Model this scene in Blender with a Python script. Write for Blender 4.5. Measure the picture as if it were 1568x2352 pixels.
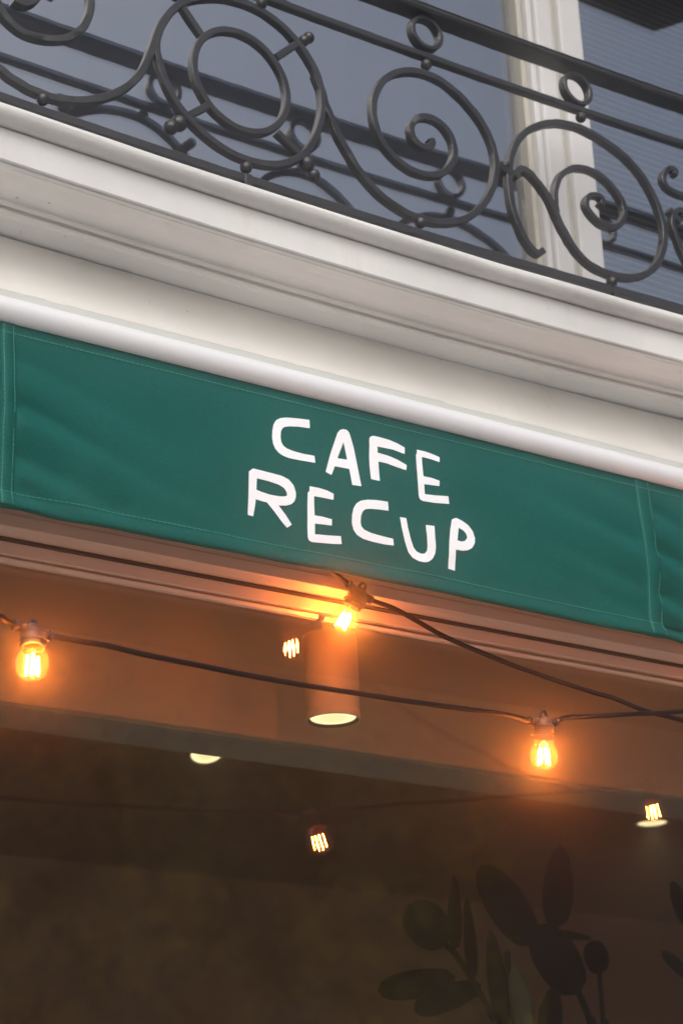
import bpy, bmesh, math, random
from mathutils import Vector, Matrix, noise
random.seed(7)
R = math.radians
sc = bpy.context.scene
for o in list(bpy.data.objects): bpy.data.objects.remove(o)
col = sc.collection

# ------------------------------------------------------------------ camera
FPX = 4924.8            # focal length in units of the 1568 x 2352 view of the photograph
YAW, PITCH, ROLL = R(35.3945), R(21.8265), R(-2.6187)
CAM = Vector((0, 0, 1.6))
fw = Vector((math.sin(YAW)*math.cos(PITCH), math.cos(YAW)*math.cos(PITCH), math.sin(PITCH)))
rt = fw.cross(Vector((0, 0, 1))).normalized(); up = rt.cross(fw)
rt, up = math.cos(ROLL)*rt + math.sin(ROLL)*up, -math.sin(ROLL)*rt + math.cos(ROLL)*up
cd = bpy.data.cameras.new('camera'); cam = bpy.data.objects.new('camera', cd); col.objects.link(cam)
cam.matrix_world = Matrix.Translation(CAM) @ Matrix((rt, up, -fw)).transposed().to_4x4()
cd.sensor_fit = 'VERTICAL'; cd.sensor_height = 36.0; cd.lens = 36.0*FPX/2352
cd.clip_start = 0.05; cd.clip_end = 800
cd.dof.use_dof = True; cd.dof.focus_distance = 3.48; cd.dof.aperture_fstop = 5.0
sc.camera = cam
sc.render.resolution_x, sc.render.resolution_y = 682, 1024

def ray(x, y): return (rt*(x-784) - up*(y-1176))/FPX + fw
def onY(x, y, Y): d = ray(x, y); return CAM + d*(Y/d.y)
def onZ(x, y, Z): d = ray(x, y); return CAM + d*((Z-CAM.z)/d.z)
def tz(y, x=784): d = ray(x, y); return d.z/d.y

# ------------------------------------------------------------------ world, sun, exposure
w = bpy.data.worlds.new("World"); sc.world = w; w.use_nodes = True
nt = w.node_tree; nt.nodes.clear()
SUN_EL, SUN_AZ = R(42), R(208)      # azimuth measured clockwise from +Y
sky = nt.nodes.new('ShaderNodeTexSky'); sky.sky_type = 'NISHITA'; sky.sun_disc = False
sky.sun_elevation = SUN_EL; sky.sun_rotation = SUN_AZ; sky.dust_density = 4.0; sky.air_density = 1.0
hsv = nt.nodes.new('ShaderNodeHueSaturation'); hsv.inputs['Saturation'].default_value = 0.75
bg = nt.nodes.new('ShaderNodeBackground'); bg.inputs['Strength'].default_value = 0.15
wo = nt.nodes.new('ShaderNodeOutputWorld')
nt.links.new(sky.outputs[0], hsv.inputs['Color']); nt.links.new(hsv.outputs[0], bg.inputs['Color'])
nt.links.new(bg.outputs[0], wo.inputs['Surface'])
sl = bpy.data.lights.new('sun', 'SUN'); sl.energy = 1.5; sl.angle = R(50); sl.color = (1, .985, .97)
so = bpy.data.objects.new('sun', sl); col.objects.link(so)
sdir = Vector((math.sin(SUN_AZ)*math.cos(SUN_EL), math.cos(SUN_AZ)*math.cos(SUN_EL), math.sin(SUN_EL)))
so.rotation_euler = sdir.to_track_quat('Z', 'Y').to_euler()
sc.view_settings.view_transform = 'Standard'; sc.view_settings.look = 'None'
sc.view_settings.exposure = 0.22; sc.view_settings.gamma = 1.0
sc.view_settings.use_curve_mapping = False
sc.render.engine = 'CYCLES'
sc.cycles.use_denoising = True
try: sc.cycles.denoiser = 'OPENIMAGEDENOISE'
except Exception: pass
sc.cycles.max_bounces = 8; sc.cycles.transparent_max_bounces = 32; sc.cycles.volume_bounces = 2
sc.cycles.caustics_reflective = False; sc.cycles.caustics_refractive = False
sc.cycles.sample_clamp_indirect = 1.5

# ------------------------------------------------------------------ materials
def newmat(name):
    m = bpy.data.materials.new(name); m.use_nodes = True
    t = m.node_tree; b = t.nodes['Principled BSDF']
    return m, t, b
def N(t, kind, **kw):
    n = t.nodes.new(kind)
    for k, v in kw.items():
        if k in n.inputs: n.inputs[k].default_value = v
        else: setattr(n, k, v)
    return n
def coords(t, scale=(1, 1, 1)):
    tc = N(t, 'ShaderNodeTexCoord'); mp = N(t, 'ShaderNodeMapping'); mp.inputs['Scale'].default_value = scale
    t.links.new(tc.outputs['Object'], mp.inputs['Vector']); return mp.outputs[0]
def mixc(t, fac, a, b, mode='MIX'):
    n = t.nodes.new('ShaderNodeMix'); n.data_type = 'RGBA'; n.blend_type = mode
    for s, v in ((n.inputs[0], fac), (n.inputs[6], a), (n.inputs[7], b)):
        if hasattr(v, 'links') or isinstance(v, bpy.types.NodeSocket): t.links.new(v, s)
        else: s.default_value = v if not isinstance(v, tuple) else (*v, 1)[:4]
    return n.outputs[2]
def ramp(t, src, a, b):
    n = N(t, 'ShaderNodeMapRange'); n.inputs['From Min'].default_value = a; n.inputs['From Max'].default_value = b
    t.links.new(src, n.inputs['Value']); return n.outputs[0]
def bump(t, b, src, strength, dist=0.001):
    n = N(t, 'ShaderNodeBump'); n.inputs['Strength'].default_value = strength; n.inputs['Distance'].default_value = dist
    t.links.new(src, n.inputs['Height']); t.links.new(n.outputs[0], b.inputs['Normal']); return n

def paint(name, c, rough=.5, var=.05, speck=.0, bs=.25, spec=.4, dirt=(.35, .30, .22)):
    m, t, b = newmat(name); v = coords(t)
    n1 = N(t, 'ShaderNodeTexNoise', Scale=3.0, Detail=6.0); n2 = N(t, 'ShaderNodeTexNoise', Scale=90.0, Detail=4.0)
    st = N(t, 'ShaderNodeTexNoise', Scale=9.0, Detail=5.0, Roughness=.7)
    for n in (n1, n2): t.links.new(v, n.inputs['Vector'])
    mp = N(t, 'ShaderNodeMapping'); mp.inputs['Scale'].default_value = (1.6, 1, .25); t.links.new(v, mp.inputs[0]); t.links.new(mp.outputs[0], st.inputs['Vector'])
    base = mixc(t, ramp(t, n1.outputs[0], .35, .7), c, tuple(x*(1-var*2.2) for x in c))
    base = mixc(t, N_mul(t, ramp(t, st.outputs[0], .58, .8), var*3), base, tuple(x*y*1.6 for x, y in zip(c, dirt)))
    if speck:
        vo = N(t, 'ShaderNodeTexVoronoi', Scale=34.0); t.links.new(v, vo.inputs['Vector'])
        f = ramp(t, vo.outputs['Distance'], .085, .05)
        n3 = N(t, 'ShaderNodeTexNoise', Scale=14.0); t.links.new(v, n3.inputs['Vector'])
        g = N(t, 'ShaderNodeMath', operation='MULTIPLY'); t.links.new(f, g.inputs[0]); t.links.new(ramp(t, n3.outputs[0], .56, .62), g.inputs[1])
        base = mixc(t, N_mul(t, g.outputs[0], speck), base, (.12, .09, .06))
    t.links.new(base, b.inputs['Base Color'])
    b.inputs['Roughness'].default_value = rough; b.inputs['Specular IOR Level'].default_value = spec
    bump(t, b, n2.outputs[0], bs, .0012)
    return m
def N_mul(t, s, f):
    n = N(t, 'ShaderNodeMath', operation='MULTIPLY'); t.links.new(s, n.inputs[0]); n.inputs[1].default_value = f; return n.outputs[0]

M = {}
M['stucco'] = paint('stone_white_paint', (.71, .71, .70), .6, .09, .8, .6)
M['frieze'] = paint('frieze_paint', (.88, .865, .83), .6, .07, .5, .4)
M['wood_white'] = paint('white_window_paint', (.74, .74, .74), .42, .06, .0, .3)
M['tan_bead'] = paint('aged_putty', (.58, .56, .50), .6, .1)
M['alu'] = paint('white_awning_enamel', (.75, .76, .79), .30, .02, .35, .06, .55, (.5, .5, .5))
M['ledge'] = paint('grey_white_enamel', (.60, .63, .60), .4, .03, .3, .2)
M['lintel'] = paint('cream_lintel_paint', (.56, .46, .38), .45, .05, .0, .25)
M['seal'] = paint('perished_black_seal', (.035, .028, .024), .7, .2)
M['soffit_shade'] = paint('bulkhead_soffit_shade', (.23, .30, .30), .5, .02, 0, .05)  # blue-grey colour stands in for weaker bulb light on the bulkhead underside
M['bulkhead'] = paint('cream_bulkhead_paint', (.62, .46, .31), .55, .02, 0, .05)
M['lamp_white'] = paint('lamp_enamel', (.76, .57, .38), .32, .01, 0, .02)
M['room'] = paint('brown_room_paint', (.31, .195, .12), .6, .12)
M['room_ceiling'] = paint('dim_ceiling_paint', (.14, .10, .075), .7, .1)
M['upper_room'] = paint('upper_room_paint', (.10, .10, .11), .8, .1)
M['facade_far'] = paint('brown_stone', (.07, .05, .038), .8, .2)
M['facade_pale'] = paint('pale_stone', (.36, .33, .30), .8, .1)
M['bark'] = paint('bark', (.09, .075, .06), .9, .2)
M['asphalt'] = paint('asphalt', (.34, .34, .34), .9, .2, 0, .8)
M['paving'] = paint('paving', (.58, .57, .55), .85, .15, 0, .6)
M['earth'] = paint('earth', (.16, .14, .11), .95, .2)
M['pot'] = paint('terracotta', (.25, .12, .07), .8, .1)

def iron():
    m, t, b = newmat('old_black_iron_paint'); v = coords(t)
    n1 = N(t, 'ShaderNodeTexNoise', Scale=70.0, Detail=6.0, Roughness=.65); n2 = N(t, 'ShaderNodeTexNoise', Scale=16.0, Detail=4.0)
    for n in (n1, n2): t.links.new(v, n.inputs['Vector'])
    base = mixc(t, ramp(t, n2.outputs[0], .35, .65), (.016, .016, .020), (.011, .011, .012))
    pit = ramp(t, n1.outputs[0], .64, .70)
    base = mixc(t, pit, base, (.006, .005, .005))
    geo = N(t, 'ShaderNodeNewGeometry'); sp = N(t, 'ShaderNodeSeparateXYZ'); t.links.new(geo.outputs['Normal'], sp.inputs[0])
    up_ = ramp(t, sp.outputs['Z'], .3, .95)
    k = N(t, 'ShaderNodeMath', operation='MULTIPLY'); t.links.new(up_, k.inputs[0]); t.links.new(ramp(t, n2.outputs[0], .3, .6), k.inputs[1])
    base = mixc(t, N_mul(t, k.outputs[0], .5), base, (.22, .17, .12))      # street dust lying on the top faces
    t.links.new(base, b.inputs['Base Color'])
    b.inputs['Roughness'].default_value = .40; b.inputs['Specular IOR Level'].default_value = .60
    bump(t, b, n1.outputs[0], .7, .0022)
    return m
M['iron'] = iron()

def cloth():
    m, t, b = newmat('green_awning_cloth'); v = coords(t)
    n1 = N(t, 'ShaderNodeTexNoise', Scale=4.0, Detail=5.0)
    t.links.new(v, n1.inputs['Vector'])
    we = N(t, 'ShaderNodeTexNoise', Scale=520.0, Detail=2.0); mp = N(t, 'ShaderNodeMapping'); mp.inputs['Scale'].default_value = (.45, 1, 1.5)
    t.links.new(v, mp.inputs[0]); t.links.new(mp.outputs[0], we.inputs['Vector'])
    base = mixc(t, ramp(t, n1.outputs[0], .3, .7), (.0020, .082, .073), (.0030, .102, .090))
    base = mixc(t, ramp(t, we.outputs[0], .38, .62), base, (.0018, .066, .057))
    t.links.new(base, b.inputs['Base Color']); b.inputs['Roughness'].default_value = .62
    b.inputs['Specular IOR Level'].default_value = .16
    b.inputs['Sheen Weight'].default_value = .04; b.inputs['Sheen Roughness'].default_value = .4; b.inputs['Sheen Tint'].default_value = (.2, .7, .6, 1)
    bump(t, b, we.outputs[0], .35, .0006)
    return m
M['cloth'] = cloth()
M['thread'] = paint('green_thread', (.06, .30, .24), .6, .02)
M['print'] = paint('white_print', (.92, .93, .97), .55, .02, 0, .2)
M['rubber'] = paint('brown_black_rubber', (.005, .004, .005), .5, .05, 0, .15, .2)
M['socket'] = paint('dark_plastic_socket', (.040, .026, .026), .42, .05, 0, .15, .45)
M['brass'] = paint('bulb_stem', (.5, .35, .15), .35, .02)

def glass(name, r0, tint, rough=0.0, haze_c=None, haze=0.0, transl=0.0):
    """thin pane: Schlick reflection over clear transmission, same from both sides"""
    m = bpy.data.materials.new(name); m.use_nodes = True; t = m.node_tree; t.nodes.clear()
    geo = N(t, 'ShaderNodeNewGeometry'); dp = N(t, 'ShaderNodeVectorMath', operation='DOT_PRODUCT')
    t.links.new(geo.outputs['Incoming'], dp.inputs[0]); t.links.new(geo.outputs['Normal'], dp.inputs[1])
    ab = N(t, 'ShaderNodeMath', operation='ABSOLUTE'); t.links.new(dp.outputs['Value'], ab.inputs[0])
    om = N(t, 'ShaderNodeMath', operation='SUBTRACT'); om.inputs[0].default_value = 1; t.links.new(ab.outputs[0], om.inputs[1])
    pw = N(t, 'ShaderNodeMath', operation='POWER'); t.links.new(om.outputs[0], pw.inputs[0]); pw.inputs[1].default_value = 5
    ma = N(t, 'ShaderNodeMath', operation='MULTIPLY_ADD'); t.links.new(pw.outputs[0], ma.inputs[0]); ma.inputs[1].default_value = 1-r0; ma.inputs[2].default_value = r0
    tr = N(t, 'ShaderNodeBsdfTransparent'); tr.inputs[0].default_value = (*tint, 1)
    gl = N(t, 'ShaderNodeBsdfGlossy'); gl.inputs['Roughness'].default_value = rough
    mx = N(t, 'ShaderNodeMixShader'); t.links.new(ma.outputs[0], mx.inputs[0]); t.links.new(tr.outputs[0], mx.inputs[1]); t.links.new(gl.outputs[0], mx.inputs[2])
    out = N(t, 'ShaderNodeOutputMaterial'); last = mx
    if haze:
        v = coords(t); no = N(t, 'ShaderNodeTexNoise', Scale=7.0, Detail=8.0, Roughness=.7); t.links.new(v, no.inputs['Vector'])
        d = N(t, 'ShaderNodeBsdfDiffuse' if not transl else 'ShaderNodeBsdfTranslucent'); d.inputs[0].default_value = (*haze_c, 1)
        m2 = N(t, 'ShaderNodeMixShader'); t.links.new(N_mul(t, ramp(t, no.outputs[0], .2, .8), haze*2), m2.inputs[0])
        t.links.new(mx.outputs[0], m2.inputs[1]); t.links.new(d.outputs[0], m2.inputs[2]); last = m2
    t.links.new(last.outputs[0], out.inputs['Surface'])
    return m
M['pane_up'] = glass('upper_window_glass', .33, (.72, .74, .78), 0, (.5, .5, .5), .010)
M['pane_low'] = glass('shop_window_glass', .135, (.93, .93, .92), 0, (.5, .48, .45), .006)
M['bulb_glass'] = glass('bulb_glass', .035, (.99, .96, .9), 0, (1, .42, .16), .024, 1)

def emit(name, c, s, pattern=False):
    m = bpy.data.materials.new(name); m.use_nodes = True; t = m.node_tree; t.nodes.clear()
    e = N(t, 'ShaderNodeEmission'); e.inputs[0].default_value = (*c, 1); e.inputs[1].default_value = s
    if pattern:
        v = coords(t); wv = N(t, 'ShaderNodeTexWave', Scale=55.0, Distortion=1.5); wv.bands_direction = 'Y'; t.links.new(v, wv.inputs['Vector'])
        vm = N(t, 'ShaderNodeVectorMath', operation='LENGTH'); t.links.new(v, vm.inputs[0])
        r_ = ramp(t, vm.outputs['Value'], .030, .022)
        k = N(t, 'ShaderNodeMath', operation='MULTIPLY'); t.links.new(r_, k.inputs[0]); t.links.new(wv.outputs['Fac'], k.inputs[1])
        t.links.new(mixc(t, N_mul(t, k.outputs[0], .75), c, (.62, .38, .15)), e.inputs[0])
    o = N(t, 'ShaderNodeOutputMaterial'); t.links.new(e.outputs[0], o.inputs[0]); return m
M['filament'] = emit('led_filament', (1, .225, .032), 880)
M['lens'] = emit('lit_lens', (1, .80, .42), 2.0, True)

def leafmat(name, c1, c2, rough=.6, sub=.0):
    m, t, b = newmat(name); v = coords(t)
    oi = N(t, 'ShaderNodeObjectInfo'); n1 = N(t, 'ShaderNodeTexNoise', Scale=1.9, Detail=2.0); t.links.new(v, n1.inputs['Vector'])
    t.links.new(mixc(t, ramp(t, n1.outputs[0], .38, .62), c1, c2), b.inputs['Base Color'])
    b.inputs['Roughness'].default_value = rough; return m
M['foliage'] = leafmat('autumn_foliage', (.045, .08, .015), (.74, .56, .07))
_t = M['foliage'].node_tree; _b = _t.nodes['Principled BSDF']; _tr = N(_t, 'ShaderNodeBsdfTranslucent'); _mx = N(_t, 'ShaderNodeMixShader'); _mx.inputs[0].default_value = .45
_t.links.new(_b.inputs['Base Color'].links[0].from_socket, _tr.inputs[0]); _t.links.new(_b.outputs[0], _mx.inputs[1]); _t.links.new(_tr.outputs[0], _mx.inputs[2])
_t.links.new(_mx.outputs[0], _t.nodes['Material Output'].inputs['Surface'])
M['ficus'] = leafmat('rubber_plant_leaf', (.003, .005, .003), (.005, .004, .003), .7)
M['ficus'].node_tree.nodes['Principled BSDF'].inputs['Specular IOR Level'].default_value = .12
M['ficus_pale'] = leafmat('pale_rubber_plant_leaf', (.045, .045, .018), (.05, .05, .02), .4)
M['blind'] = paint('blind_slat', (.50, .53, .60), .5, .03)
M['net'] = paint('grey_curtain', (.26, .27, .30), .8, .03)

# ------------------------------------------------------------------ object helpers
def link(o, parent=None):
    col.objects.link(o)
    if parent: o.parent = parent
    return o
def mesh(name, bm, mat, parent=None, smooth=False, loc=None):
    bmesh.ops.recalc_face_normals(bm, faces=bm.faces[:])
    me = bpy.data.meshes.new(name); 
    if loc is not None:
        bmesh.ops.translate(bm, verts=bm.verts[:], vec=-Vector(loc))
    bm.to_mesh(me); bm.free()
    me.materials.append(mat)
    if smooth:
        for p in me.polygons: p.use_smooth = True
        if smooth != 'all':
            try: me.set_sharp_from_angle(angle=R(smooth))
            except Exception: pass
    o = bpy.data.objects.new(name, me)
    if loc is not None: o.location = loc
    return link(o, parent)
def tag(o, label=None, cat=None, group=None, kind=None):
    if label: o['label'] = label
    if cat: o['category'] = cat
    if group: o['group'] = group
    if kind: o['kind'] = kind
    return o
def empty(name, loc=(0, 0, 0)):
    o = bpy.data.objects.new(name, None); o.location = loc; o.empty_display_size = .05; return link(o)
def part(name, bm, mat, root, smooth=False):
    """mesh built in world coordinates, parented to a root that is only translated"""
    o = mesh(name, bm, mat, None, smooth); o.parent = root
    wl = Vector((0, 0, 0)); p = root
    while p: wl += p.location; p = p.parent
    o.location = -wl; return o
def box(bm, x0, x1, y0, y1, z0, z1, bev=0):
    r = bmesh.ops.create_cube(bm, size=1)
    for v in r['verts']:
        v.co = Vector((x0+(v.co.x+.5)*(x1-x0), y0+(v.co.y+.5)*(y1-y0), z0+(v.co.z+.5)*(z1-z0)))
    if bev:
        es = list({e for v in r['verts'] for e in v.link_edges})
        bmesh.ops.bevel(bm, geom=es, offset=bev, segments=2, profile=.6, affect='EDGES')
    return bm
def B(): return bmesh.new()
def sweep(bm, pts, sec, side=Vector((0, 1, 0)), closed=False, jit=0.0, caps=True):
    """section sec [(a,b)]: a along in-plane normal, b along side"""
    n = len(pts); rings = []
    for i, p in enumerate(pts):
        if closed: t = pts[(i+1) % n]-pts[i-1]
        else: t = pts[min(i+1, n-1)]-pts[max(i-1, 0)]
        t.normalize(); nn = side.cross(t).normalized(); s2 = t.cross(nn).normalized()
        ring = []
        for a, b in sec:
            q = p+nn*a+s2*b
            if jit:
                q = q + Vector((noise.noise(q*60), noise.noise(q*60+Vector((9, 0, 0))), noise.noise(q*60+Vector((0, 9, 0)))))*jit
            ring.append(bm.verts.new(q))
        rings.append(ring)
    m = len(sec)
    for i in range(n if closed else n-1):
        A, C = rings[i], rings[(i+1) % n]
        for k in range(m): bm.faces.new((A[k], A[(k+1) % m], C[(k+1) % m], C[k]))
    if caps and not closed:
        bm.faces.new(rings[0][::-1]); bm.faces.new(rings[-1])
def circ(r, n=12): return [(r*math.cos(2*math.pi*i/n), r*math.sin(2*math.pi*i/n)) for i in range(n)]
def rsec(w, d, b=.0018):
    w /= 2; d /= 2
    return [(-w+b, -d), (w-b, -d), (w, -d+b), (w, d-b), (w-b, d), (-w+b, d), (-w, d-b), (-w, -d+b)]
def catmull(P, k=6, closed=False):
    out = []; n = len(P)
    rng = range(n) if closed else range(n-1)
    for i in rng:
        if closed: a, b, c, d = P[i-1], P[i], P[(i+1) % n], P[(i+2) % n]
        else: a, b, c, d = P[max(i-1, 0)], P[i], P[i+1], P[min(i+2, n-1)]
        for j in range(k):
            t = j/k
            out.append(tuple(.5*((2*b[q])+(-a[q]+c[q])*t+(2*a[q]-5*b[q]+4*c[q]-d[q])*t*t+(-a[q]+3*b[q]-3*c[q]+d[q])*t**3) for q in range(len(b))))
    if not closed: out.append(tuple(P[-1]))
    return out
def lathe(bm, prof, n=32, M4=Matrix.Identity(4)):
    rings = []
    for r, z in prof:
        if r < 1e-6: rings.append([bm.verts.new(M4 @ Vector((0, 0, z)))])
        else: rings.append([bm.verts.new(M4 @ Vector((r*math.cos(2*math.pi*i/n), r*math.sin(2*math.pi*i/n), z))) for i in range(n)])
    for a, b in zip(rings[:-1], rings[1:]):
        for i in range(n):
            j = (i+1) % n
            if len(a) == 1 and len(b) == 1: continue
            if len(a) == 1: bm.faces.new((a[0], b[i], b[j]))
            elif len(b) == 1: bm.faces.new((a[i], a[j], b[0]))
            else: bm.faces.new((a[i], a[j], b[j], b[i]))
def ball(bm, c, r, n=3):
    bmesh.ops.create_icosphere(bm, subdivisions=n, radius=r, matrix=Matrix.Translation(c))

# ------------------------------------------------------------------ ground and street
bm = B(); box(bm, -25, 39, -26, 8, -.6, -.16)
tag(mesh('ground', bm, M['earth']), kind='structure')
bm = B(); box(bm, -24.9, 38.9, -9.0, -1.2, -.156, -.13)
tag(mesh('road', bm, M['asphalt']), kind='structure')
bm = B(); box(bm, -24.9, 38.9, -1.03, 2.8, -.156, 0)
tag(mesh('pavement', bm, M['paving']), kind='structure')
bm = B(); box(bm, -24.9, 38.9, -1.2, -1.034, -.156, .0, .012)
tag(mesh('kerb', bm, M['facade_pale']), kind='structure')
bm = B(); box(bm, -24.9, 38.9, -15.9, -9.004, -.156, 0)
tag(mesh('pavement', bm, M['paving']), kind='structure')

# ------------------------------------------------------------------ the facade
XL, XR = -.6, 5.2
xl, xm, xr = onY(0, 229, 2.54).x, onY(784, 488, 2.54).x, onY(1568, 720, 2.54).x
def sag(X):     # the old ledge has settled about a centimetre between its bearings
    X = min(max(X, xl-.25), xr+.4)
    return .0150*(X-xm)*(X-xr)/((xl-xm)*(xl-xr)) + .0080*(X-xl)*(X-xm)/((xr-xl)*(xr-xm))
building = empty('cafe_building', (2.2, 2.87, 0))
tag(building, 'cream white shopfront building with moulded balcony ledge above the green awning', 'building')

def strip(name, prof, mat, root, X0=XL, X1=XR, nx=90, closed=True, k=1.0, smooth=30, wob=.0):
    bm = B(); rows = []
    for i in range(nx+1):
        X = X0+(X1-X0)*i/nx
        rows.append([bm.verts.new((X, y + wob*noise.noise(Vector((X*7, y*20, z*20))), z+k*sag(X)+wob*noise.noise(Vector((X*9, y*31, z*20+5))))) for y, z in prof])
    m = len(prof)
    for i in range(nx):
        for j in range(m if closed else m-1):
            a, b = rows[i], rows[i+1]; bm.faces.new((a[j], a[(j+1) % m], b[(j+1) % m], b[j]))
    if closed: bm.faces.new(rows[0]); bm.faces.new(rows[-1][::-1])
    return part(name, bm, mat, root, smooth)
def Zt(y, Y): return 1.6+Y*tz(y)
YW = 2.86                     # glass plane of the upper windows
# top slab with a soft front edge
zt, zb = Zt(488, 2.54), Zt(522, 2.545)
arc = [(2.546, zt), (2.541, zt-.004), (2.539, zt-.010), (2.540, zb+.010), (2.544, zb+.004), (2.551, zb), (2.560, zb-.0015), (2.566, zb-.0005)]
strip('balcony_ledge', [(2.80, zt+.002)]+arc+[(2.80, zb)], M['stucco'], building, wob=.0012)
Yf = 2.5665; z1, z2 = Zt(541, Yf), Zt(611, Yf)
strip('fascia', [(2.79, zb-.0012), (Yf+.004, zb-.0012), (Yf, zb-.005), (Yf, z2+.002), (Yf+.002, z2), (2.79, z2)], M['stucco'], building, wob=.0008)
# moulding under the fascia: soffit, groove, cove, two fillets
def pt(y, Y): return (Y, Zt(y, Y))
m1 = [(2.78, z2-.0012), (Yf+.006, z2-.0012), pt(627, 2.588), (2.5885, Zt(627, 2.588)-.0012), pt(646, 2.606), (2.6075, Zt(646, 2.606)+.0045)]
c0, c1 = (2.609, Zt(646, 2.606)+.0045), pt(692, 2.655)
cove = [(c0[0]+(c1[0]-c0[0])*(1-math.cos(a)), c0[1]+(c1[1]-c0[1])*math.sin(a)) for a in [math.pi/2*i/8 for i in range(1, 9)]]
cove = [(c0[0]+(c1[0]-c0[0])*math.sin(math.pi/2*i/8), c0[1]+(c1[1]-c0[1])*(1-math.cos(math.pi/2*i/8))) for i in range(1, 9)]
f1 = [pt(693.5, 2.6522), pt(702, 2.6528), pt(704.5, 2.6620), pt(709.5, 2.6625), pt(711, 2.6580), pt(719, 2.6590), pt(721.5, 2.6670), pt(727, 2.679)]
z5 = Zt(760, 2.728)
m2 = [(2.681, z5+.006), (2.700, z5+.0025), (2.722, z5), (2.7265, z5-.0015)]
strip('cove_moulding', m1+cove+f1+m2+[(2.78, z5-.0015)], M['frieze'], building, wob=.0004)
zf0 = Zt(860, 2.728)
zf0 = Zt(862, 2.688)
fr = [(2.684+(2.7265-2.684)*(i/10)**.9, zf0+(z5-.003-zf0)*(i/10)**1.05) for i in range(11)]
strip('frieze', fr[::-1]+[(2.684, zf0-.10), (2.79, zf0-.10), (2.79, z5-.0030)], M['frieze'], building, wob=.0005, k=.6)
bm = B(); box(bm, XL, XR, 2.792, 2.99, 2.94, 3.385)
part('lintel_beam', bm, M['frieze'], building)
# boards behind the valance, down to the shop glass
def prism(name, x0, x1, prof, mat, root=building, smooth=False, nx=1):
    bm = B(); rows = []
    for i in range(nx+1):
        X = x0+(x1-x0)*i/nx; rows.append([bm.verts.new((X, y, z)) for y, z in prof])
    m = len(prof)
    for i in range(nx):
        for j in range(m): a, b = rows[i], rows[i+1]; bm.faces.new((a[j], a[(j+1) % m], b[(j+1) % m], b[j]))
    bm.faces.new(rows[0]); bm.faces.new(rows[-1][::-1])
    return part(name, bm, mat, root, smooth)
za = Zt(1356, 2.795)
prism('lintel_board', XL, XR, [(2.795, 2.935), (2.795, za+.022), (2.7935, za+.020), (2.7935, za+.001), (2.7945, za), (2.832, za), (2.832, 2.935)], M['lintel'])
zg = Zt(1377, 2.832)
def ragged(name, x0, x1, yf, z0, z1, mat):
    bm = B(); n = 420; rows = []
    for i in range(n+1):
        X = x0+(x1-x0)*i/n; e = .0016*noise.noise(Vector((X*14, 2, 0)))+.0012*noise.noise(Vector((X*45, 0, 3)))
        rows.append([bm.verts.new(q) for q in ((X, yf, z1), (X, yf, z0+e), (X, yf+.02, z0+e), (X, yf+.02, z1))])
    for i in range(n):
        for j in range(4): a, b = rows[i], rows[i+1]; bm.faces.new((a[j], a[(j+1) % 4], b[(j+1) % 4], b[j]))
    return part(name, bm, mat, building)
zh = Zt(1383, 2.834)
ragged('perished_seal', XL, XR, 2.8345, zh, za-.0004, M['seal'])
zi = Zt(1414, 2.842)
prism('frame_head', XL, XR, [(2.842, zh-.0008), (2.842, zi+.001), (2.843, zi), (2.858, zi+.002), (2.858, zi+.010), (2.90, zi+.010), (2.90, zh-.0008)], M['lintel'])
zj = Zt(1431, 2.852)
xs = onY(732, 1405, 2.85).x
prism('glazing_bead', XL, xs-.001, [(2.8505, zi-.002), (2.8495, zi-.004), (2.8515, zj+.001), (2.8525, zj), (2.862, zj), (2.862, zi-.002)], M['lintel'])
prism('glazing_bead', xs+.012, XR, [(2.8515, zi-.004), (2.8505, zi-.006), (2.8525, zj+.001), (2.8535, zj), (2.862, zj), (2.862, zi-.004)], M['lintel'])
# hairline cracks where the old paint has opened along the fascia soffit
def crack(name, y0, z0, amp, mask, seed, w_=.00045):
    bm = B(); n = 900; prev = None
    for i in range(n+1):
        X = XL+(XR-XL)*i/n; y = y0+amp*noise.noise(Vector((X*5, seed, 0)))+.0006*noise.noise(Vector((X*70, seed, 4)))
        ok = noise.noise(Vector((X*3.1, seed, 9))) > mask; r_ = w_*(.5+.9*abs(noise.noise(Vector((X*40, 1, seed)))))
        row = [bm.verts.new((X, y-r_, z0+sag(X))), bm.verts.new((X, y+r_, z0+sag(X)))] if ok else None
        if row and prev: bm.faces.new((prev[0], row[0], row[1], prev[1]))
        prev = row
    return tag(part(name, bm, M['seal'], building), kind='stuff')
crack('hairline_crack', 2.580, z2-.0026, .0025, -.15, 3.0)
crack('hairline_crack', 2.5885, Zt(627, 2.588)-.0016, .0006, .12, 8.0)
# shop glass
YG = 2.868
bm = B(); box(bm, XL, XR, YG, YG+.006, .55, zi+.006)
shop_pane = part('shop_pane', bm, M['pane_low'], building)
bm = B(); box(bm, XL, XR, 2.80, 2.93, 0, .55)
part('stall_riser', bm, M['wood_white'], building)
for a, b in ((XL-.12, XL-.002), (XR+.002, XR+.12)):
    bm = B(); box(bm, a, b, 2.79, 2.99, 0, 5.6); part('pilaster', bm, M['frieze'], building)

# bulkhead inside the glass
YB = 3.25
zbb, zbt = Zt(1729, YB), 2.955
yb2 = (zbb-1.6)/tz(1777)
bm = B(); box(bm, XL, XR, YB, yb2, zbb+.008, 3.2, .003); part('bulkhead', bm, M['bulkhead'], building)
bm = B(); box(bm, XL, XR, YB+.002, yb2+.001, zbb, zbb+.0075, .001); part('bulkhead_soffit', bm, M['soffit_shade'], building)
bm = B(); box(bm, XL, XR, 2.902, YB-.002, zbt, 2.99); part('reveal_ceiling', bm, M['bulkhead'], building)

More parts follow.
